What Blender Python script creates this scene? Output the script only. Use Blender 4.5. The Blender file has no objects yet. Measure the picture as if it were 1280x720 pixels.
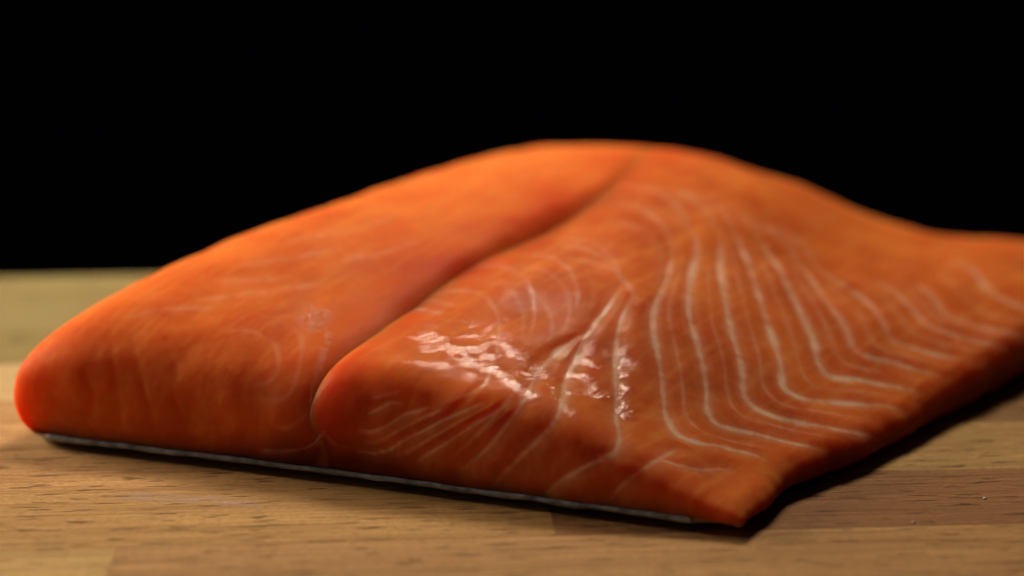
import bpy, math, random
import numpy as np
from mathutils import Vector, noise
from mathutils.bvhtree import BVHTree
from mathutils.kdtree import KDTree

# ------------------------------------------------------------------ camera
PITCH = math.radians(15.0)
CAM_H = 0.1435
LENS = 67.18
sc = bpy.context.scene
cam_d = bpy.data.cameras.new('camera')
cam_d.lens = LENS
cam_d.sensor_width = 36.0
cam_d.clip_start = 0.01
cam_d.clip_end = 50.0
cam_d.dof.use_dof = True
cam_d.dof.focus_distance = 0.397
cam_d.dof.aperture_fstop = 5.2
cam = bpy.data.objects.new('camera', cam_d)
sc.collection.objects.link(cam)
cam.location = (0, 0, CAM_H)
cam.rotation_euler = (math.pi / 2 - PITCH, 0, 0)
sc.camera = cam

# ------------------------------------------------------------------ world (dark studio)
w = bpy.data.worlds.new('World')
sc.world = w
w.use_nodes = True
w.node_tree.nodes['Background'].inputs[0].default_value = (0.5, 0.4, 0.9, 1)
w.node_tree.nodes['Background'].inputs[1].default_value = 0.0008

# ------------------------------------------------------------------ studio lamps
def area(name, loc, target, size, power, col):
    d = bpy.data.lights.new(name, 'AREA')
    d.shape = 'RECTANGLE'
    d.size, d.size_y = size
    d.energy = power
    d.color = col
    o = bpy.data.objects.new(name, d)
    sc.collection.objects.link(o)
    o.location = loc
    o.rotation_euler = (Vector(target) - Vector(loc)).to_track_quat('-Z', 'Y').to_euler()
    return o
area('key_lamp', (0.0, 0.65, 0.38), (0.0, 0.43, 0.02), (0.15, 0.09), 1.5, (1.0, 0.86, 0.66))
area('side_lamp', (-0.52, 0.60, 0.22), (-0.09, 0.42, 0.0), (0.20, 0.20), 3.6, (1.0, 0.86, 0.66))
area('fill_lamp', (-0.35, -0.05, 0.35), (-0.05, 0.40, 0.0), (0.30, 0.30), 0.06, (1.0, 0.86, 0.70))

sc.view_settings.view_transform = 'Standard'
sc.view_settings.look = 'None'
sc.view_settings.exposure = 0.0
sc.view_settings.gamma = 1.0

# ------------------------------------------------------------------ helpers
FPX = 640 / (18.0 / LENS)          # focal length in photograph pixels
def ray(px, py):
    a, b = (px - 640) / FPX, -(py - 360) / FPX
    c, s = math.cos(PITCH), math.sin(PITCH)
    return np.array([a, c + b * s, -s + b * c])
def ground(px, py, z=0.0):
    d = ray(px, py)
    k = (CAM_H - z) / -d[2]
    return np.array([d[0] * k, d[1] * k])
def project(P):
    c, s = math.cos(PITCH), math.sin(PITCH)
    x, y, z = P[..., 0], P[..., 1], P[..., 2] - CAM_H
    dep = y * c - z * s
    up = y * s + z * c
    return np.stack([640 + FPX * x / dep, 360 - FPX * up / dep], -1)
def hermite(xs, ys, x):
    xs = np.asarray(xs, float); ys = np.asarray(ys, float)
    m = np.gradient(ys, xs, axis=0)
    x = np.clip(np.asarray(x, float), xs[0], xs[-1])
    i = np.clip(np.searchsorted(xs, x, side='right') - 1, 0, len(xs) - 2)
    h = xs[i + 1] - xs[i]
    s = (x - xs[i]) / h
    if ys.ndim > 1:
        s = s[..., None]; h = h[..., None]
    return ((1 + 2 * s) * (1 - s) ** 2 * ys[i] + s * (1 - s) ** 2 * h * m[i]
            + s * s * (3 - 2 * s) * ys[i + 1] + s * s * (s - 1) * h * m[i + 1])
def table(ts, ws, tab, T, W):
    rows = np.stack([hermite(ts, r, T) for r in tab])       # per w-knot value along t
    out = np.empty((len(T), len(W)))
    for k in range(len(T)):
        out[k, :] = hermite(ws, rows[:, k], W)
    return out
def rim(n, r, p, phi0):
    """rounded border: distances inward and relative heights from the bottom up to the flat top"""
    ph = np.radians(np.linspace(phi0, 90, n))
    c = np.abs(np.cos(ph)) ** (2 / p); s = np.sign(np.sin(ph)) * np.abs(np.sin(ph)) ** (2 / p)
    s0 = np.sign(math.sin(math.radians(phi0))) * abs(math.sin(math.radians(phi0))) ** (2 / p)
    return r * (1 - c), (s - s0) / (1 - s0)

# ------------------------------------------------------------------ the fillet's plan
EDGE_L = np.array([ground(4, 552), (-0.094, 0.437), (-0.067, 0.475), (-0.036, 0.510), (-0.004, 0.537)])
SEAM = np.array([ground(408, 602), (-0.018, 0.416), (0.004, 0.447), (0.027, 0.481), (0.052, 0.535)])
EDGE_R = np.array([ground(923, 672), ground(990, 624), ground(1112, 566), ground(1277, 478), (0.190, 0.540)])
WK = [0, 0.22, 0.48, 0.75, 1.0]
def edge_l(wv): return hermite(WK, EDGE_L, wv)
def seam(wv): return hermite(WK, SEAM, wv)
def edge_r(wv):
    wv = np.asarray(wv, float)
    k = 0.0006 * np.sin(wv * 17 + 0.6) + 0.00016 * np.sin(wv * 47 + 2.0) + 0.00008 * np.sin(wv * 141 + 1.0)
    return hermite(WK, EDGE_R, wv) + np.stack([k, -0.6 * k], -1)
LENGTH = 0.165
def rows(n_front, n_top, n_back, r_f, p_f, phi_f, r_b):
    df, ef = rim(n_front, r_f, p_f, phi_f)
    db, eb = rim(n_back, r_b, 2.2, 0)
    mid = np.linspace(r_f, LENGTH - r_b, n_top + 2)[1:-1]
    wv = np.concatenate([df, mid, (LENGTH - db)[::-1]]) / LENGTH
    ev = np.concatenate([ef, np.ones(n_top), eb[::-1]])
    return wv, ev
def cols(n_l, n_top, n_r, rl, pl, phl, rr, pr, phr):
    dl, el = rim(n_l, rl, pl, phl)
    dr, er = rim(n_r, rr, pr, phr)
    mid = np.linspace(rl, 1 - rr, n_top + 2)[1:-1]
    return np.concatenate([dl, mid, (1 - dr)[::-1]]), np.concatenate([el, np.ones(n_top), er[::-1]])
Z0 = 0.0016
def base_z(wv):
    return Z0 + 0.0012 * np.exp(-wv / 0.05)

def loin_grid():
    tv, eu = cols(90, 150, 60, 0.40, 2.0, -30, 0.17, 2.3, 0)
    wv, ev = rows(90, 220, 30, 0.019, 2.5, -14, 0.02)
    T, W = np.meshgrid(tv, wv, indexing='ij')
    T = T + 0.09 * (1 - ev[None, :]) ** 1.3 * np.clip(1 - T / 0.45, 0, 1)
    A, B = edge_l(wv), seam(wv) + (seam(wv) - edge_l(wv)) * (0.10 + 0.10 * wv)[:, None]
    P2 = A[None] * (1 - T[..., None]) + B[None] * T[..., None]
    H = table([0, 0.3, 0.6, 0.85, 1], [0, 0.12, 0.3, 0.55, 0.8, 1],
              [[.0300, .0245, .0222, .0218, .0215],
               [.0340, .0300, .0280, .0265, .0255],
               [.0370, .0370, .0355, .0340, .0325],
               [.0375, .0405, .0415, .0400, .0370],
               [.0375, .0430, .0445, .0425, .0385],
               [.033, .0410, .0445, .0430, .0395]], tv, wv)
    sq = 0.5 + 0.5 * np.clip(tv / 0.35, 0, 1)
    Z = base_z(W) + H * eu[:, None] * ev[None, :] ** sq[:, None]
    return np.dstack([P2, Z])

def belly_grid():
    tv, eu = cols(60, 300, 50, 0.10, 2.2, 0, 0.040, 2.0, -50)
    wv, ev = rows(110, 260, 30, 0.0125, 2.8, -14, 0.02)
    T, W = np.meshgrid(tv, wv, indexing='ij')
    A, B = seam(wv) + (edge_r(wv) - seam(wv)) * -(0.085 + 0.09 * wv)[:, None], edge_r(wv)
    P2 = A[None] * (1 - T[..., None]) + B[None] * T[..., None]
    H = table([0, 0.12, 0.35, 0.6, 0.8, 0.92, 1], [0, 0.12, 0.3, 0.55, 0.8, 1],
              [[.0212, .0230, .0208, .0158, .0090, .0048, .0030],
               [.0240, .0258, .0242, .0183, .0105, .0058, .0038],
               [.030, .0320, .0310, .0240, .0142, .0082, .0052],
               [.035, .0365, .0345, .0255, .0155, .0095, .0065],
               [.041, .0428, .0375, .0238, .0182, .0142, .0112],
               [.044, .0448, .0355, .0205, .0186, .0172, .0150]], tv, wv)
    Z = base_z(W) + H * eu[:, None] * ev[None, :]
    return np.dstack([P2, Z])
#---GEOMETRY-CHECK-ENDS---
def grid_normals(G):
    du = np.gradient(G, axis=0); dv = np.gradient(G, axis=1)
    N = np.cross(du, dv)
    return N / (np.linalg.norm(N, axis=2, keepdims=True) + 1e-12)
def grid_faces(nu, nv, off=0):
    i = np.arange(nu - 1)[:, None] * nv + np.arange(nv - 1)[None]
    i = i.ravel() + off
    return np.stack([i, i + nv, i + nv + 1, i + 1], 1)
def make_mesh(name, verts, faces, mat, parent=None, smooth=True, attrs=None):
    me = bpy.data.meshes.new(name)
    me.from_pydata([tuple(v) for v in verts], [], [tuple(f) for f in faces])
    if smooth:
        me.polygons.foreach_set('use_smooth', [True] * len(me.polygons))
    for k, a in (attrs or {}).items():
        at = me.attributes.new(k, 'FLOAT', 'POINT')
        at.data.foreach_set('value', np.asarray(a, np.float32))
    if mat:
        me.materials.append(mat)
    me.update()
    o = bpy.data.objects.new(name, me)
    sc.collection.objects.link(o)
    o.parent = parent
    return o
def tag(o, label=None, category=None, group=None, kind=None):
    for k, v in (('label', label), ('category', category), ('group', group), ('kind', kind)):
        if v:
            o[k] = v
def fbm(p, s, seed=0.0):
    return noise.noise((p[0] * s + seed, p[1] * s + seed * 1.7, p[2] * s - seed))

# ------------------------------------------------------------------ materials
class Nodes:
    def __init__(self, name):
        self.m = bpy.data.materials.new(name)
        self.m.use_nodes = True
        self.t = self.m.node_tree
        self.b = self.t.nodes['Principled BSDF']
    def n(self, kind, **kw):
        x = self.t.nodes.new(kind)
        for k, v in kw.items():
            if k.startswith('i_'):
                x.inputs[k[2:].replace('_', ' ')].default_value = v
            else:
                setattr(x, k, v)
        return x
    def l(self, a, b):
        self.t.links.new(a, b)
    def val(self, op, a, b=None, clamp=False):
        x = self.n('ShaderNodeMath', operation=op, use_clamp=clamp)
        for s, v in ((0, a), (1, b)):
            if v is None: continue
            if isinstance(v, (int, float)): x.inputs[s].default_value = v
            else: self.l(v, x.inputs[s])
        return x.outputs[0]
    def mix(self, f, a, b, blend='MIX'):
        x = self.n('ShaderNodeMix', data_type='RGBA', blend_type=blend)
        for s, v in ((0, f), (6, a), (7, b)):
            if isinstance(v, (int, float)): x.inputs[s].default_value = v
            elif isinstance(v, tuple): x.inputs[s].default_value = (*v, 1)
            else: self.l(v, x.inputs[s])
        return x.outputs[2]
    def ramp(self, f, stops):
        x = self.n('ShaderNodeValToRGB')
        e = x.color_ramp.elements
        while len(e) < len(stops): e.new(0.5)
        for el, (p, c) in zip(e, stops):
            el.position = p
            el.color = (c, c, c, 1) if isinstance(c, (int, float)) else (*c, 1)
        self.l(f, x.inputs[0])
        return x.outputs[0]
    def noise(self, vec, scale, detail=3, rough=0.55, dist=0.0):
        x = self.n('ShaderNodeTexNoise', i_Scale=scale, i_Detail=detail, i_Roughness=rough, i_Distortion=dist)
        self.l(vec, x.inputs['Vector'])
        return x.outputs['Fac']
    def mapping(self, vec, scale, rot=(0, 0, 0)):
        x = self.n('ShaderNodeMapping')
        x.inputs['Scale'].default_value = scale
        x.inputs['Rotation'].default_value = rot
        self.l(vec, x.inputs['Vector'])
        return x.outputs[0]
    def attr(self, name):
        return self.n('ShaderNodeAttribute', attribute_name=name).outputs['Fac']
    def bump(self, h, dist, strength=1.0, normal=None):
        x = self.n('ShaderNodeBump')
        x.inputs['Distance'].default_value = dist
        x.inputs['Strength'].default_value = strength
        self.l(h, x.inputs['Height'])
        if normal is not None: self.l(normal, x.inputs['Normal'])
        return x.outputs[0]

PALE = (0.86, 0.31, 0.085)
FAT = (0.96, 0.58, 0.40)
DARK_MUSCLE_SHADE = (0.16, 0.022, 0.010)  # brown muscle under the skin, also the tint for painted shade
def flesh_material(name, coat, rough, spec, FLESH, DEEP):
    N = Nodes(name)
    pos = N.n('ShaderNodeNewGeometry').outputs['Position']
    rot = N.mapping(pos, (1, 1, 1), (0, 0, -math.radians(54)))
    n1 = N.noise(pos, 55, 4)
    n2 = N.noise(N.mapping(rot, (45, 420, 240)), 1.0, 4)
    n3 = N.noise(pos, 420, 3)
    col = N.mix(N.ramp(n1, [(0.35, 0.0), (0.68, 1.0)]), DEEP, FLESH)
    col = N.mix(0.25, col, FLESH)
    col = N.mix(N.val('MULTIPLY', N.ramp(n2, [(0.48, 0.0), (0.70, 1.0)]), 0.28), col, PALE)
    col = N.mix(N.val('MULTIPLY', N.ramp(n3, [(0.48, 0.0), (0.70, 1.0)]), 0.12), col, PALE)
    col = N.mix(N.attr('red'), col, (0.60, 0.060, 0.012))
    col = N.mix(N.attr('dark'), col, DARK_MUSCLE_SHADE)
    f = N.attr('fat')
    fn = N.ramp(N.noise(pos, 330, 3), [(0.25, 0.55), (0.6, 1.0)])
    f = N.val('MULTIPLY', f, fn)
    col = N.mix(f, col, FAT)
    N.l(col, N.b.inputs['Base Color'])
    # wet, finely crinkled surface
    g1 = N.noise(N.mapping(rot, (520, 1300, 900)), 1.0, 3, 0.6, 0.6)
    g2 = N.noise(pos, 2600, 2)
    g3 = N.noise(N.mapping(rot, (120, 330, 200)), 1.0, 3, 0.5, 0.3)
    h = N.val('ADD', N.val('MULTIPLY', g1, 1.0), N.val('MULTIPLY', g2, 0.25))
    h = N.val('ADD', h, N.val('MULTIPLY', g3, 1.1))
    h = N.val('MULTIPLY', h, N.val('ADD', N.val('MULTIPLY', N.attr('wet'), 0.85), 0.22))
    N.l(N.bump(h, 0.00022, 0.75), N.b.inputs['Normal'])
    N.l(N.bump(h, 0.00028, 0.9), N.b.inputs['Coat Normal'])
    N.b.inputs['Roughness'].default_value = rough
    N.b.inputs['Specular IOR Level'].default_value = spec
    N.l(N.val('ADD', N.val('MULTIPLY', N.attr('wet'), coat), 0.004 if coat < 0.5 else 0.025), N.b.inputs['Coat Weight'])
    N.b.inputs['Coat Roughness'].default_value = 0.065
    N.b.inputs['Coat IOR'].default_value = 1.5
    N.b.inputs['Subsurface Weight'].default_value = 1.0
    N.b.inputs['Subsurface Radius'].default_value = (1.0, 0.125, 0.045)
    N.b.inputs['Subsurface Scale'].default_value = 0.014
    return N.m
M_LOIN = flesh_material('salmon flesh, drier', 0.12, 0.5, 0.02, (0.77, 0.168, 0.030), (0.60, 0.085, 0.016))
M_BELLY = flesh_material('salmon flesh, wet', 0.95, 0.5, 0.02, (0.71, 0.150, 0.027), (0.50, 0.070, 0.015))

def fat_material():
    N = Nodes('salmon fat')
    pos = N.n('ShaderNodeNewGeometry').outputs['Position']
    a = N.noise(pos, 500, 3)
    N.l(N.mix(a, (0.90, 0.62, 0.42), (0.96, 0.80, 0.62)), N.b.inputs['Base Color'])
    N.l(N.bump(N.noise(pos, 1700, 3), 0.0002, 0.6), N.b.inputs['Normal'])
    N.b.inputs['Roughness'].default_value = 0.30
    N.b.inputs['Coat Weight'].default_value = 0.8
    N.b.inputs['Coat Roughness'].default_value = 0.14
    br = N.ramp(N.noise(pos, 260, 3), [(0.3, 0.45), (0.6, 1.0)])
    N.l(N.val('MULTIPLY', N.val('MULTIPLY', N.attr('fat'), br), 0.30), N.b.inputs['Alpha'])
    return N.m
M_FAT = fat_material()

def skin_material():
    N = Nodes('salmon skin')
    pos = N.n('ShaderNodeNewGeometry').outputs['Position']
    a = N.noise(pos, 300, 3)
    b = N.noise(pos, 1100, 2)
    col = N.mix(N.ramp(a, [(0.35, 0.0), (0.65, 1.0)]), (0.11, 0.125, 0.15), (0.36, 0.40, 0.46))
    N.l(col, N.b.inputs['Base Color'])
    N.l(N.bump(b, 0.0003, 0.6), N.b.inputs['Normal'])
    N.b.inputs['Roughness'].default_value = 0.32
    N.b.inputs['Coat Weight'].default_value = 0.4
    return N.m
M_SKIN = skin_material()

def tissue_material():
    N = Nodes('connective tissue')
    pos = N.n('ShaderNodeNewGeometry').outputs['Position']
    a = N.noise(pos, 500, 3)
    N.l(N.mix(a, (0.62, 0.20, 0.10), (0.85, 0.50, 0.36)), N.b.inputs['Base Color'])
    N.l(N.val('MULTIPLY', N.attr('fat'), 0.62), N.b.inputs['Alpha'])
    N.l(N.bump(N.noise(pos, 1500, 3), 0.0004, 0.7), N.b.inputs['Normal'])
    N.b.inputs['Roughness'].default_value = 0.3
    return N.m
M_TISSUE = tissue_material()

def wood_material():
    N = Nodes('oiled hardwood')
    tc = N.n('ShaderNodeTexCoord').outputs['Object']
    oi = N.n('ShaderNodeObjectInfo')
    off = N.n('ShaderNodeCombineXYZ')
    N.l(N.val('MULTIPLY', oi.outputs['Random'], 9.0), off.inputs[0])
    N.l(N.val('MULTIPLY', oi.outputs['Random'], 5.0), off.inputs[1])
    add = N.n('ShaderNodeVectorMath', operation='ADD')
    N.l(tc, add.inputs[0]); N.l(off.outputs[0], add.inputs[1])
    v = add.outputs[0]
    bands = N.noise(N.mapping(v, (7, 150, 60)), 1.0, 5, 0.6, 0.4)
    fine = N.noise(N.mapping(v, (22, 950, 500)), 1.0, 6, 0.7, 0.15)
    grain = N.noise(N.mapping(v, (650, 2200, 900)), 1.0, 4, 0.7)
    pore = N.noise(N.mapping(v, (105, 1000, 700)), 1.0, 1, 0.4)
    pores = N.ramp(pore, [(0.650, 0.0), (0.690, 1.0)])
    base = oi.outputs['Color']
    dk = N.mix(1.0, base, (0.50, 0.40, 0.30), 'MULTIPLY')
    lt = N.mix(1.0, base, (1.22, 1.20, 1.12), 'MULTIPLY')
    col = N.mix(N.ramp(bands, [(0.3, 0.0), (0.7, 1.0)]), dk, lt)
    col = N.mix(0.45, col, base)
    col = N.mix(N.val('MULTIPLY', N.ramp(fine, [(0.44, 0.0), (0.62, 1.0)]), 0.72), col, dk)
    col = N.mix(N.val('MULTIPLY', N.ramp(grain, [(0.46, 0.0), (0.60, 1.0)]), 0.55), col, dk)
    col = N.mix(N.val('MULTIPLY', pores, 0.7), col, (0.07, 0.032, 0.014))
    N.l(col, N.b.inputs['Base Color'])
    h = N.val('ADD', N.val('MULTIPLY', fine, 0.6), N.val('MULTIPLY', grain, 0.9))
    h = N.val('SUBTRACT', h, N.val('MULTIPLY', pores, 1.2))
    N.l(N.bump(h, 0.00045, 1.0), N.b.inputs['Normal'])
    N.l(N.ramp(fine, [(0.3, 0.50), (0.7, 0.70)]), N.b.inputs['Roughness'])
    N.b.inputs['Specular IOR Level'].default_value = 0.22
    return N.m
M_WOOD = wood_material()

# ------------------------------------------------------------------ chopping board
def smear(root, ang):
    N = Nodes('dried fat smear')
    pos = N.n('ShaderNodeNewGeometry').outputs['Position']
    N.b.inputs['Base Color'].default_value = (0.62, 0.47, 0.40, 1)
    N.b.inputs['Roughness'].default_value = 0.45
    a = N.noise(N.mapping(pos, (150, 900, 900), (0, 0, -ang)), 1.0, 4, 0.7)
    N.l(N.val('MULTIPLY', N.ramp(a, [(0.42, 0.0), (0.68, 1.0)]), N.attr('cover')), N.b.inputs['Alpha'])
    V, A, n = [], [], 40
    top = [(128, 622), (190, 622), (240, 625), (290, 628), (336, 634)]
    for i in range(n):
        f = i / (n - 1)
        p = hermite(np.linspace(0, 1, 5), top, np.array(f))
        for k, c in ((-1.0, 0.0), (-0.4, 0.8), (0.3, 0.9), (1.0, 0.0)):
            q = ground(p[0], p[1] + k * (7 + 3 * noise.noise((f * 7, 2, 0))))
            d = q - np.array(root.location[:2])
            V.append((d[0] * math.cos(ang) + d[1] * math.sin(ang), -d[0] * math.sin(ang) + d[1] * math.cos(ang), 0.00012))
            A.append(c * 0.75 * min(1, f * 4, (1 - f) * 5))
    F = [(i * 4 + k, (i + 1) * 4 + k, (i + 1) * 4 + k + 1, i * 4 + k + 1) for i in range(n - 1) for k in range(3)]
    make_mesh('fat_smear', V, F, N.m, root, attrs={'cover': A})
def chopping_board():
    random.seed(4)
    p0, p1 = ground(0, 347), ground(187, 339)
    ang = math.radians(4.0)
    ca, sa = math.cos(ang), math.sin(ang)
    root = bpy.data.objects.new('chopping_board', None)
    sc.collection.objects.link(root)
    J = ground(146, 684)                                  # a corner where staves meet
    root.location = (J[0], J[1], 0)
    root.rotation_euler = (0, 0, ang)
    tag(root, 'oiled wooden chopping board of glued staves under the salmon', 'chopping board')
    q = p1 - J
    far = -q[0] * sa + q[1] * ca                          # far edge measured across the board
    SW = 0.0305
    TH = 0.032
    smear(root, ang)
    lanes = []
    y = -SW * 4
    while y < far - 0.004:
        lanes.append((y, min(y + SW, far)))
        y += SW
    if lanes[-1][1] - lanes[-1][0] < 0.012:
        a, b = lanes.pop(); lanes[-1] = (lanes[-1][0], b)
    tones = [(0.616, 0.335, 0.133), (0.732, 0.441, 0.185), (0.496, 0.247, 0.096), (0.674, 0.386, 0.149), (0.589, 0.357, 0.140)]
    X0, X1 = -0.24, 0.42
    special = {-1: [(X0, 0.0, (1.15 * 0.697, 1.2 * 0.438, 1.25 * 0.169)), (0.0, 0.26, (0.644, 0.363, 0.149)), (0.26, X1, tones[1])],
               0: [(X0, 0.085, (0.674, 0.390, 0.147)), (0.085, X1, (0.440, 0.214, 0.092))],
               1: [(X0, 0.05, (0.732, 0.412, 0.165)), (0.05, X1, (0.732, 0.457, 0.189))],
               2: [(X0, 0.03, (0.763, 0.483, 0.214)), (0.03, X1, (0.468, 0.269, 0.112))],
               3: [(X0, -0.02, (0.831, 0.623, 0.320)), (-0.02, X1, (0.616, 0.386, 0.149))],
               4: [(X0, 0.02, (0.403, 0.324, 0.127)), (0.02, X1, (0.589, 0.357, 0.149))],
               5: [(X0, 0.0, (0.431, 0.357, 0.158)), (0.0, X1, (0.644, 0.398, 0.149))],
               6: [(X0, 0.03, (0.431, 0.357, 0.152)), (0.03, X1, (0.644, 0.398, 0.149))]}
    for k, (ya, yb) in enumerate(lanes):
        lane = int(round(ya / SW))
        segs = special.get(lane)
        if segs is None:
            cut = random.uniform(-0.05, 0.2)
            segs = [(X0, cut, random.choice(tones)), (cut, X1, random.choice(tones))]
        last = k == len(lanes) - 1
        for (xa, xb, tone) in segs:
            xa += 0.00002; xb -= 0.00002
            dz = random.uniform(-0.00002, 0.00002)
            b = 0.00006
            prof = [(ya + 0.00002, -TH), (ya + 0.00002, dz - b), (ya + 0.00002 + b, dz)]
            if last:
                r = 0.004
                prof += [(yb - r + r * math.sin(a), dz - r + r * math.cos(a)) for a in np.linspace(0, math.pi / 2, 5)]
                prof += [(yb, -TH)]
            else:
                prof += [(yb - 0.00002 - b, dz), (yb - 0.00002, dz - b), (yb - 0.00002, -TH)]
            cx, cy = (xa + xb) / 2, (ya + yb) / 2
            V, n = [], len(prof)
            for x, ins in ((xa, b), (xa + b, 0), (xb - b, 0), (xb, b)):
                for (yy, zz) in prof:
                    V.append((x - cx, yy - cy, zz - (ins if zz > -TH / 2 else 0)))
            F = []
            for s in range(3):
                for i in range(n):
                    j = (i + 1) % n
                    F.append((s * n + i, s * n + j, (s + 1) * n + j, (s + 1) * n + i))
            F.append(tuple(range(n))); F.append(tuple(3 * n + i for i in range(n))[::-1])
            F = [f[::-1] for f in F]
            o = make_mesh('stave', V, F, M_WOOD, root, smooth=False)
            o.location = (cx, cy, 0)
            o.color = (*tone, 1)
chopping_board()

# ------------------------------------------------------------------ salmon fillet
fillet = bpy.data.objects.new('salmon_fillet', None)
sc.collection.objects.link(fillet)
fillet.location = (0.01, 0.44, 0.0)
tag(fillet, 'raw orange salmon fillet lying skin side down on the wooden board', 'salmon fillet')

# fat lines read off the photograph: (half width mm, strength, points)
LINES_BELLY = [
 (0.59, 0.85, [(780,352),(772,366),(760,384),(746,402),(733,420),(720,448),(707,478),(703,503),(695,525),(677,546),(660,562),(641,581),(624,598),(617,613)]),
 (0.59, 0.95, [(793,370),(786,382),(777,400),(772,420),(769,447),(770,472),(771,500),(771,524),(774,548),(769,565),(757,572),(741,579),(718,591),(695,606),(680,621)]),
 (0.67, 1.0, [(838,300),(840,318),(837,336),(829,361),(818,386),(816,411),(820,432),(826,464),(829,493),(834,524),(846,543),(866,553),(898,559),(924,564),(947,570),(962,578)]),
 (0.67, 1.0, [(860,280),(869,298),(871,315),(864,344),(860,378),(864,405),(872,432),(879,460),(884,487),(885,513),(893,526),(922,536),(948,543),(974,551),(1000,557),(1032,566)]),
 (0.72, 1.0, [(893,282),(900,300),(900,336),(905,369),(912,405),(921,436),(928,466),(931,492),(943,507),(960,517),(990,526),(1024,534),(1059,541),(1084,545),(1098,550)]),
 (0.77, 1.0, [(915,285),(922,300),(932,322),(944,358),(957,397),(969,432),(976,458),(981,484),(996,494),(1037,502),(1084,506),(1108,508),(1131,516)]),
 (0.81, 1.0, [(948,298),(957,312),(971,333),(987,363),(1001,391),(1016,424),(1025,456),(1034,468),(1052,473),(1080,477),(1121,484),(1152,490)]),
 (0.81, 0.70, [(996,325),(1019,356),(1042,391),(1056,409),(1066,434),(1080,445),(1112,453),(1151,463),(1180,470)]),
 (0.81, 0.60, [(1020,330),(1042,350),(1080,374),(1102,402),(1113,423),(1144,435),(1194,447),(1226,452)]),
 (0.81, 0.55, [(1085,345),(1117,363),(1139,383),(1153,402),(1194,420),(1236,430),(1262,436)]),
 (0.81, 0.50, [(1140,350),(1164,369),(1183,394),(1210,405),(1262,416),(1290,420)]),
 (0.81, 0.58, [(1180,325),(1217,340),(1236,362),(1270,380),(1310,390)]),
 (0.43, 0.28, [(508,372),(528,372),(546,368),(572,363),(596,365),(612,376),(621,391),(624,410),(622,434),(612,470),(600,487),(575,496),(553,505),(536,513)]),
 (0.43, 0.29, [(590,337),(606,334),(641,339),(660,354),(666,374),(668,398),(660,430)]),
 (0.48, 0.26, [(650,318),(690,322),(712,340),(722,366),(718,395)]),
 (0.48, 0.26, [(700,300),(745,306),(768,326),(778,350)]),
 (0.48, 0.26, [(760,280),(800,290),(822,310),(826,340),(812,372)]),
 (0.48, 0.25, [(800,262),(838,270),(858,290)]),
 (0.48, 0.24, [(840,246),(872,256),(892,280)]),
 (0.34, 0.28, [(500,370),(520,373),(546,377),(574,382)]),
 (0.34, 0.63, [(494,388),(520,386),(556,392)]),
 (0.48, 0.73, [(719,424),(690,447),(670,470),(662,487),(652,505),(631,533),(613,556),(589,578),(569,593)]),
 (0.41, 0.80, [(640,500),(621,514),(589,533),(560,553),(533,569),(519,580)]),
 (0.40, 0.73, [(608,502),(591,509),(560,522),(531,538),(504,551),(484,563),(462,567),(445,564)]),
 (0.41, 0.73, [(538,508),(520,514),(504,519),(487,530),(460,540),(445,536)]),
 (0.40, 0.69, [(506,505),(489,503),(473,511),(458,518)]),
 (0.35, 0.48, [(500,488),(484,493),(463,498)]),
 (0.40, 0.60, [(850,560),(811,583),(787,599),(766,620),(757,632)]),
 (0.40, 0.60, [(805,580),(822,576),(849,583),(874,587),(899,586),(921,588)]),
]
LINES_LOIN = [
 (0.59, 0.17, [(330,420),(344,432),(349,450),(346,470),(334,481),(309,481)]),
 (0.59, 0.17, [(362,405),(376,422),(377,450),(371,478),(359,498),(332,500),(307,495)]),
 (0.50, 0.22, [(392,505),(380,522),(360,534),(337,527)]),
 (0.50, 0.20, [(283,417),(303,414),(322,418),(336,428)]),
 (0.50, 0.19, [(322,561),(345,563),(378,562)]),
 (0.75, 0.20, [(238,374),(285,371),(330,366),(378,360),(416,355)]),
 (0.75, 0.19, [(268,352),(310,351),(366,348)]),
 (0.75, 0.17, [(300,333),(360,326),(430,312)]),
 (0.75, 0.15, [(150,398),(190,388),(240,384),(290,386)]),
 (0.83, 0.15, [(350,305),(430,290),(510,268)]),
 (0.83, 0.15, [(420,330),(480,318),(530,300)]),
]
CREASES_LOIN = [
 [(137,425),(140,445),(143,465),(149,495),(152,525)],
 [(106,462),(111,476),(116,492),(115,512)],
 [(165,427),(171,450),(178,478),(186,505),(193,528)],
 [(208,425),(216,450),(222,470)],
 [(218,500),(228,520)],
]
WET = [(560,425),(590,438),(620,450),(660,468),(700,484),(740,482),(772,470),(774,505),(790,520)]
TIP_CREASES = [[(800,604),(805,584),(820,576),(845,582),(860,598),(864,618),(860,628)], [(864,622),(842,628),(815,638)],
               [(874,628),(895,614),(912,616),(924,632)], [(868,590),(888,600),(904,598)]]
CREASES_BELLY = [[(740,412),(715,424),(690,436),(670,452),(657,470)], [(632,402),(608,418),(596,432)],
                 [(560,520),(600,480)]]
def between(la, lb, f, st):
    ra, rb = resample(la[2], 1.0), resample(lb[2], 1.0)
    q = np.linspace(0.04, 0.96, 14)
    pa = ra[(q * (len(ra) - 1)).astype(int)]; pb = rb[(q * (len(rb) - 1)).astype(int)]
    return (0.42, st * 1.5, [tuple(p) for p in pa * (1 - f) + pb * f])
def resample(pts, step=3.0):
    pts = np.array(pts, float)
    d = np.concatenate([[0], np.cumsum(np.linalg.norm(np.diff(pts, axis=0), axis=1))])
    x = np.linspace(0, d[-1], max(6, int(d[-1] / step)))
    return hermite(d, pts, x)
def drape(bvh, pts):
    out = []
    for p in resample(pts):
        d = Vector(ray(*p)).normalized()
        hit = bvh.ray_cast(Vector((0, 0, CAM_H)), d)
        if hit[0] is not None:
            out.append((hit[0], hit[1]))
    return out

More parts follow.
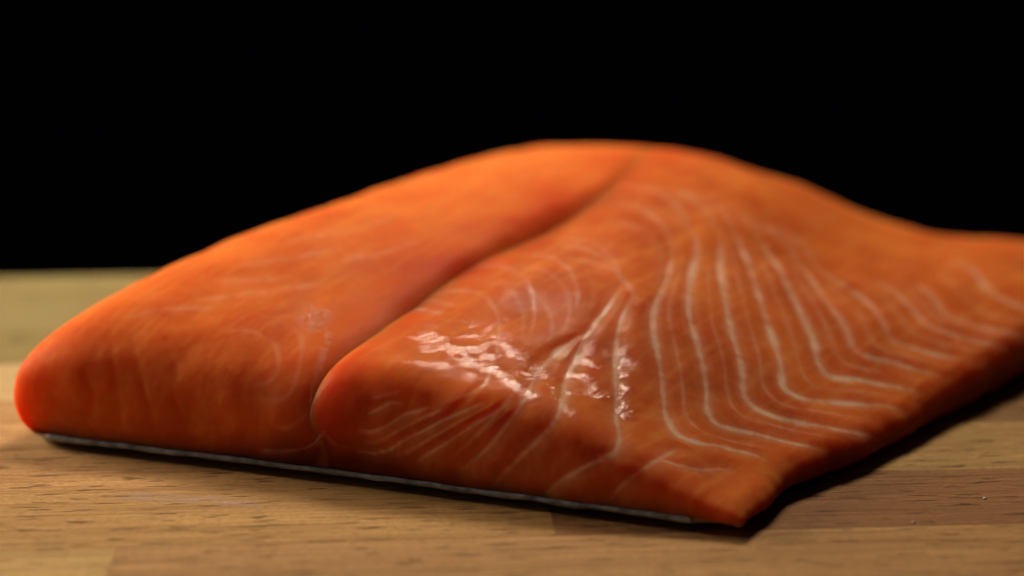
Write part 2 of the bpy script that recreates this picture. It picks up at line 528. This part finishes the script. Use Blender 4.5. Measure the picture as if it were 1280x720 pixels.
def muscle(name, G, lines, creases, own, label, mat, deep=(), rimcols=None):
    nu, nv = G.shape[:2]
    Nn = grid_normals(G)
    if Nn[nu // 2, nv // 2, 2] < 0: Nn = -Nn
    V = G.reshape(-1, 3); NV = Nn.reshape(-1, 3)
    F = grid_faces(nu, nv)
    bvh = BVHTree.FromPolygons([tuple(v) for v in V], [tuple(f) for f in F])
    draped = [(hw, st, drape(bvh, pts)) for hw, st, pts in lines]
    flat = []
    for q, (hw, st, d) in enumerate(draped):
        for i, (p, _) in enumerate(d):
            f = i / max(1, len(d) - 1)
            tp = max(0.0, min(1.0, f / 0.14, (1 - f) / 0.20)) ** 0.7
            tp *= max(0.25, min(1.0, 0.85 + 0.8 * noise.noise((i * 0.08, q * 3.3, 5)) + 0.4 * noise.noise((i * 0.35, q * 3.3, 8))))
            flat.append((p, hw * (0.55 + 0.45 * tp) * (1 + 0.4 * noise.noise((i * 0.12, q * 5.1, 2))), st * tp))
    kd = KDTree(len(flat))
    for i, (p, _, _) in enumerate(flat): kd.insert(p, i)
    kd.balance()
    strong = [p for _, st, d_ in draped if st >= 0.5 for p, _ in d_]
    ks = KDTree(max(1, len(strong)))
    for i, p in enumerate(strong or [Vector((9, 9, 9))]): ks.insert(p, i)
    ks.balance()
    cr = [(p, 1.0 if deep else 1.2) for c in creases for p, _ in drape(bvh, c)] + [(p, 0.45) for c in deep for p, _ in drape(bvh, c)]
    kc = KDTree(max(1, len(cr)))
    for i, (p, _) in enumerate(cr): kc.insert(p, i)
    kc.balance()
    wz = [p for p, _ in drape(bvh, WET)] if deep else []
    wz = np.array([tuple(p) for p in wz]) if wz else None
    sx = np.array([tuple(seam(np.array(x))) for x in np.linspace(0, 1, 60)])
    fat = np.zeros(len(V)); dark = np.zeros(len(V)); wet = np.zeros(len(V)); red = np.zeros(len(V)); disp = np.zeros(len(V))
    for i, v in enumerate(V):
        p = Vector(v)
        co, idx, d = kd.find(p)
        _, hw, st = flat[idx]
        hw *= 0.001
        fat[i] = min(1.0, 0.95 * st * math.exp(-(d / (hw * 0.95)) ** 2) + 0.20 * st * math.exp(-(d / 0.0024) ** 2))
        disp[i] += 0.00026 * (1 - math.exp(-(ks.find(p)[2] / 0.0020) ** 2))
        _, ic, dc = kc.find(p)
        disp[i] -= 0.00016 * cr[ic][1] * math.exp(-(dc / 0.0010) ** 2)
        disp[i] += 0.0006 * fbm(v, 45, 3.1) + 0.00045 * fbm(v, 95, 6.1) + 0.00014 * fbm(v, 190, 7.7) + 0.00004 * fbm((v[0] * 1.0, v[1] * 1.0, v[2]), 420, 1.3)
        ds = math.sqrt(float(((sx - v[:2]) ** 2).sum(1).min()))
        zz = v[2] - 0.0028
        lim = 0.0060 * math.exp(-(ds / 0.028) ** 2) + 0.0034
        dark[i] = max(0.0, min(1.0, (lim * (1 + 0.25 * fbm(v, 120, 5)) - zz) / 0.0065)) * 0.92  # brown muscle layer, raised higher to paint shade low on the flesh
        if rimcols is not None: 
            dark[i] = max(dark[i], 0.92 * rimcols[i // nv])  # dark skin and side shade, both painted into the rim colour
            rw = max(0.0, (i // nv - 345) / 65.0)
            disp[i] += rw * (0.0004 * fbm(v, 150, 4.4) + 0.00015 * fbm(v, 420, 8.4))
        if wz is not None:
            wet[i] = math.exp(-((((wz - v) ** 2).sum(1).min()) / 0.0075 ** 2)) * max(0.0, min(1.0, 0.50 + 1.9 * fbm(v, 230, 9)))
            if wet[i] > 0.02:
                a_, b_ = v[0] * 0.94 + v[1] * 0.34, -v[0] * 0.34 + v[1] * 0.94
                disp[i] += wet[i] * (0.00017 * noise.noise((a_ * 330, b_ * 1000, v[2] * 1000)) + 0.00008 * noise.noise((a_ * 800, b_ * 1700, v[2] * 1700)))
        red[i] = 0.85 * math.exp(-(ds / (0.0070 if deep else 0.0115)) ** 2) * (0.75 + 0.7 * fbm(v, 70, 2))
    V2 = V + NV * disp[:, None]
    # close the underside
    ring = ([i * nv for i in range(nu)] + [(nu - 1) * nv + j for j in range(1, nv)]
            + [i * nv + nv - 1 for i in range(nu - 2, -1, -1)] + [j for j in range(nv - 2, 0, -1)])
    c = V2[ring].mean(0); c[2] = Z0
    V3 = np.vstack([V2, c])
    faces = [tuple(f) for f in F]
    ci = len(V2)
    for a, b in zip(ring, ring[1:] + ring[:1]): faces.append((b, a, ci))
    if Nn is not grid_normals: pass
    g = np.cross(V2[F[len(F) // 2][1]] - V2[F[len(F) // 2][0]], V2[F[len(F) // 2][3]] - V2[F[len(F) // 2][0]])
    if g[2] < 0: faces = [f[::-1] for f in faces]
    ext = lambda a: np.concatenate([a, [0.0]])
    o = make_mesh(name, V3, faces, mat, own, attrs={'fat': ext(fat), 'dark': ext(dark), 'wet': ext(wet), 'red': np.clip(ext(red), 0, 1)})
    o['label'] = label
    bvh2 = BVHTree.FromPolygons([tuple(v) for v in V2], [tuple(f) for f in F])
    for hw, st, d in draped:
        if len(d) < 5: continue
        fat_line(bvh2, d, hw * 0.001, st, o)
    return o, bvh2

def fat_line(bvh, d, hw, st, own):
    pts = [p for p, _ in d]
    n = len(pts)
    prof = [(-1.5, 0.02, 0.0), (-1.0, 0.03, 0.18), (-0.5, 0.045, 0.70), (0.0, 0.055, 1.0), (0.5, 0.045, 0.70), (1.0, 0.03, 0.18), (1.5, 0.02, 0.0)]
    V, A = [], []
    sd = random.uniform(0, 50)
    for i, p in enumerate(pts):
        t = (pts[min(i + 1, n - 1)] - pts[max(i - 1, 0)]).normalized()
        q, nr, _, _ = bvh.find_nearest(p)
        if nr.dot(d[i][1]) < 0: nr = -nr
        if nr.dot(Vector((0, 0, CAM_H)) - q) < 0: nr = -nr
        side = nr.cross(t).normalized()
        s = i / (n - 1)
        taper = max(0.03, min(1.0, s / 0.22, (1 - s) / 0.20)) ** 0.8
        wv = hw * taper * (1 + 0.55 * noise.noise((i * 0.11, sd, 0)) + 0.3 * noise.noise((i * 0.4, sd, 7)))
        wob = 0.00022 * noise.noise((i * 0.16, sd, 4)) + 0.00008 * noise.noise((i * 0.6, sd, 9))
        for (a, h, f) in prof:
            r = q + side * (a * wv + wob)
            r2, n2, _, _ = bvh.find_nearest(r)
            if n2.dot(nr) < 0: n2 = -n2
            V.append(r2 + n2 * (h * 0.001))
            A.append(f * st * taper * max(0.35, 0.9 + 0.7 * noise.noise((i * 0.07, sd, 20))))
    F = []
    m = len(prof)
    for i in range(n - 1):
        for k in range(m - 1):
            F.append((i * m + k, i * m + k + 1, (i + 1) * m + k + 1, (i + 1) * m + k))
    fn = (V[m] - V[0]).cross(V[1] - V[0])
    o = make_mesh('fat_line', V, F, M_FAT, own, attrs={'fat': A})
    return o

random.seed(11)
for q, (hw_, st_, pts_) in enumerate(list(LINES_BELLY[:9])):
    x_, y_ = pts_[0]
    LINES_BELLY.append((0.75, 0.28, [(x_ + 4, y_ + 16), (x_ - 5, y_ - 8), (x_ - 22, y_ - 28), (x_ - 52, y_ - 42), (x_ - 92, y_ - 46)]))
for x_, y_ in ((742, 372), (712, 392), (690, 414), (655, 408)):
    LINES_BELLY.append((0.55, 0.14, [(x_ - 12, y_ + 34), (x_, y_), (x_ - 4, y_ - 26), (x_ - 24, y_ - 48), (x_ - 58, y_ - 58), (x_ - 96, y_ - 54)]))
LINES_BELLY += [between(LINES_BELLY[k], LINES_BELLY[k + 1], f, st) for k, f, st in
                ((2, .45, .22), (3, .55, .20), (4, .5, .24), (5, .5, .24), (6, .5, .24), (7, .5, .22), (8, .5, .22), (9, .5, .2), (10, .5, .2))]
FRONT = [l for l in LINES_BELLY if l[2][0] in ((719, 424), (640, 500), (608, 502), (538, 508))]
LINES_BELLY += [between(FRONT[k], FRONT[k + 1], .5, .22) for k in range(3)]
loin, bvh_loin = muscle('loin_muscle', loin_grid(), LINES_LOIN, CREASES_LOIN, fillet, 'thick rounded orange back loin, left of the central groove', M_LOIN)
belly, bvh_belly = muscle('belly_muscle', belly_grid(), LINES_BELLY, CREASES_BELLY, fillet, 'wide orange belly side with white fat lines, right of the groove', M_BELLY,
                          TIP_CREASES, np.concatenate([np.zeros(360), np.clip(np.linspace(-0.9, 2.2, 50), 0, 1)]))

def skin_sheet():
    wv = np.concatenate([np.linspace(-0.006, 0.04, 12), np.linspace(0.05, 0.985, 60)])
    tv = np.linspace(0, 1, 260)
    top, bot = [], []
    for t in tv:
        for x in wv:
            xc = max(x, 0.0)
            a, s, b = edge_l(np.array(xc)), seam(np.array(xc)), edge_r(np.array(xc))
            k = 0.45
            t2 = 0.012 + 0.055 * math.exp(-xc / 0.02) + (0.968 - 0.10 * math.exp(-xc / 0.02)) * t
            p = a + (s - a) * (t2 / k) if t2 < k else s + (b - s) * ((t2 - k) / (1 - k))
            if x < 0:
                p = p + np.array([0.3, -0.95]) * (-x) * LENGTH
            e = 0.00025 * noise.noise((p[0] * 300, p[1] * 300, 0)) if x < 0.0 else 0
            zb = float(base_z(np.array(xc)))
            fade = 1.0 if x > -0.0045 else 0.55
            top.append((p[0], p[1] + e, zb + 0.0002 * fade + (0.00012 * noise.noise((p[0] * 220, 3, 0)) + 0.0003 * noise.noise((p[0] * 60, 9, 0)))))
            bot.append((p[0], p[1] + e, zb - (0.0010 + 0.00035 * noise.noise((p[0] * 140, 17, 0))) * fade + (0.00012 * noise.noise((p[0] * 220, 3, 0)) + 0.0003 * noise.noise((p[0] * 60, 9, 0)))))
    nu, nv = len(tv), len(wv)
    F = [tuple(f) for f in grid_faces(nu, nv)]
    n = nu * nv
    F2 = [tuple(x + n for x in f[::-1]) for f in F]
    ring = ([i * nv for i in range(nu)] + [(nu - 1) * nv + j for j in range(1, nv)]
            + [i * nv + nv - 1 for i in range(nu - 2, -1, -1)] + [j for j in range(nv - 2, 0, -1)])
    S = [(b, a, a + n, b + n) for a, b in zip(ring, ring[1:] + ring[:1])]
    o = make_mesh('skin', top + bot, F + F2 + S, M_SKIN, fillet)
    o['label'] = 'thin silvery grey skin showing along the bottom of the cut face'
skin_sheet()

# connective tissue in the seam of the cut face and the fat lump where the groove begins
def hit_fillet(px):
    d = Vector(ray(*px)).normalized()
    best = None
    for b in (bvh_loin, bvh_belly):
        h = b.ray_cast(Vector((0, 0, CAM_H)), d)
        if h[0] is not None and (best is None or h[3] < best[0][3]): best = (h, b)
    return best
def tissue(pts, hw, lift):
    P = []
    for p in resample(pts):
        h = hit_fillet(p)
        if h: P.append(h[0][0])
    toC = Vector((0, -0.9, 0.43))
    V, A, n = [], [], len(P)
    prof = [(-1.5, -0.2, 0.0), (-0.8, 0.5, 0.5), (0, 1.0, 1.0), (0.8, 0.5, 0.5), (1.5, -0.2, 0.0)]
    ww = np.interp(np.linspace(0, 1, n), np.linspace(0, 1, len(hw)), hw)
    for i, p in enumerate(P):
        t = (P[min(i + 1, n - 1)] - P[max(i - 1, 0)]).normalized()
        side = toC.cross(t).normalized()
        wv = ww[i] * 0.001 * (1 + 0.4 * noise.noise((i * 0.3, pts[0][0], 0)))
        for a, h, f in prof:
            V.append(p + side * (a * wv) + toC * (h * lift * 0.001)); A.append(f * 0.45 * max(0.2, min(1.0, 0.7 + 0.9 * noise.noise((i * 0.25, pts[0][1], 6)))))
    m = len(prof)
    F = [(i * m + k, i * m + k + 1, (i + 1) * m + k + 1, (i + 1) * m + k) for i in range(n - 1) for k in range(m - 1)]
    return make_mesh('connective_tissue', V, F, M_TISSUE, fillet, attrs={'fat': A})
tissue([(407,436),(402,452),(395,478),(391,508),(396,538),(405,562),(409,586)], [1.1, 0.9, 0.6, 0.5, 0.6, 1.1, 1.6], 0.3)
tissue([(384,560),(396,552),(406,540)], [0.25, 0.5, 0.4], 0.3)
tissue([(434,558),(420,555),(408,542)], [0.25, 0.6, 0.4], 0.3)
tissue([(330,562),(352,563),(384,560)], [0.2, 0.3, 0.3], 0.2)

def fat_lump(cx, cy, rx, ry, name, rough):
    n, m = 40, 40
    V, A = [], []
    for i in range(n):
        for j in range(m):
            u, v = i / (n - 1) * 2 - 1, j / (m - 1) * 2 - 1
            h = hit_fillet((cx + u * rx, cy + v * ry))
            p, nr = h[0][0], h[0][1]
            if nr.dot(Vector((0, -1, 0.4))) < 0: nr = -nr
            r = math.sqrt(u * u + v * v) + 0.25 * noise.noise((u * 2.2, v * 2.2, cx))
            f = max(0.0, 1 - r)
            f = f * f * (3 - 2 * f)
            k = noise.noise((u * 5, v * 5, cx)) * 0.6 + noise.noise((u * 11, v * 11, cx)) * 0.4
            V.append(p + nr * (0.00002 + f * (0.0003 + 0.0010 * rough * k)))
            A.append(min(0.75, f * 1.1) * max(0.0, min(1.0, 0.55 + 1.1 * k)))
    F = [tuple(q) for q in grid_faces(n, m)]
    return make_mesh(name, V, F, M_TISSUE, fillet, attrs={'fat': A})
fat_lump(392, 398, 30, 26, 'fat_lump', 1.0)
fat_lump(411, 423, 8, 12, 'fat_lump', 0.5)

for o in fillet.children:
    o.location = (-fillet.location[0], -fillet.location[1], 0)      # part meshes are written in world coordinates

# a few crumbs of fat on the board
def crumb(px, py, r, seed, label):
    V, F, n, m = [], [], 8, 5
    x, y = ground(px, py)
    for i in range(m):
        a = math.pi * i / (m - 1)
        for j in range(n):
            b = 2 * math.pi * j / n
            k = r * (1 + 0.45 * noise.noise((math.cos(b) * 1.3 + seed, math.sin(b) * 1.3, a)))
            V.append((k * math.sin(a) * math.cos(b) * 1.5, k * math.sin(a) * math.sin(b), r * 0.45 + k * 0.5 * math.cos(a)))
    F = [(i * n + j, (i + 1) * n + j, (i + 1) * n + (j + 1) % n, i * n + (j + 1) % n) for i in range(m - 1) for j in range(n)]
    o = make_mesh('fat_crumb', V, F, M_CRUMB)
    o.location = (x, y, 0.0001)
    tag(o, label, 'crumb', 'crumbs on the board')
M_CRUMB = Nodes('fat crumb').m
M_CRUMB.node_tree.nodes['Principled BSDF'].inputs['Base Color'].default_value = (0.75, 0.60, 0.48, 1)
M_CRUMB.node_tree.nodes['Principled BSDF'].inputs['Roughness'].default_value = 0.3
crumb(1231, 624, .00032, 1.0, 'tiny pale crumb of fat on the board near the right edge of the picture')
crumb(1142, 654, .00030, 4.7, 'tiny pale crumb of fat on the board nearer the tip of the fillet')
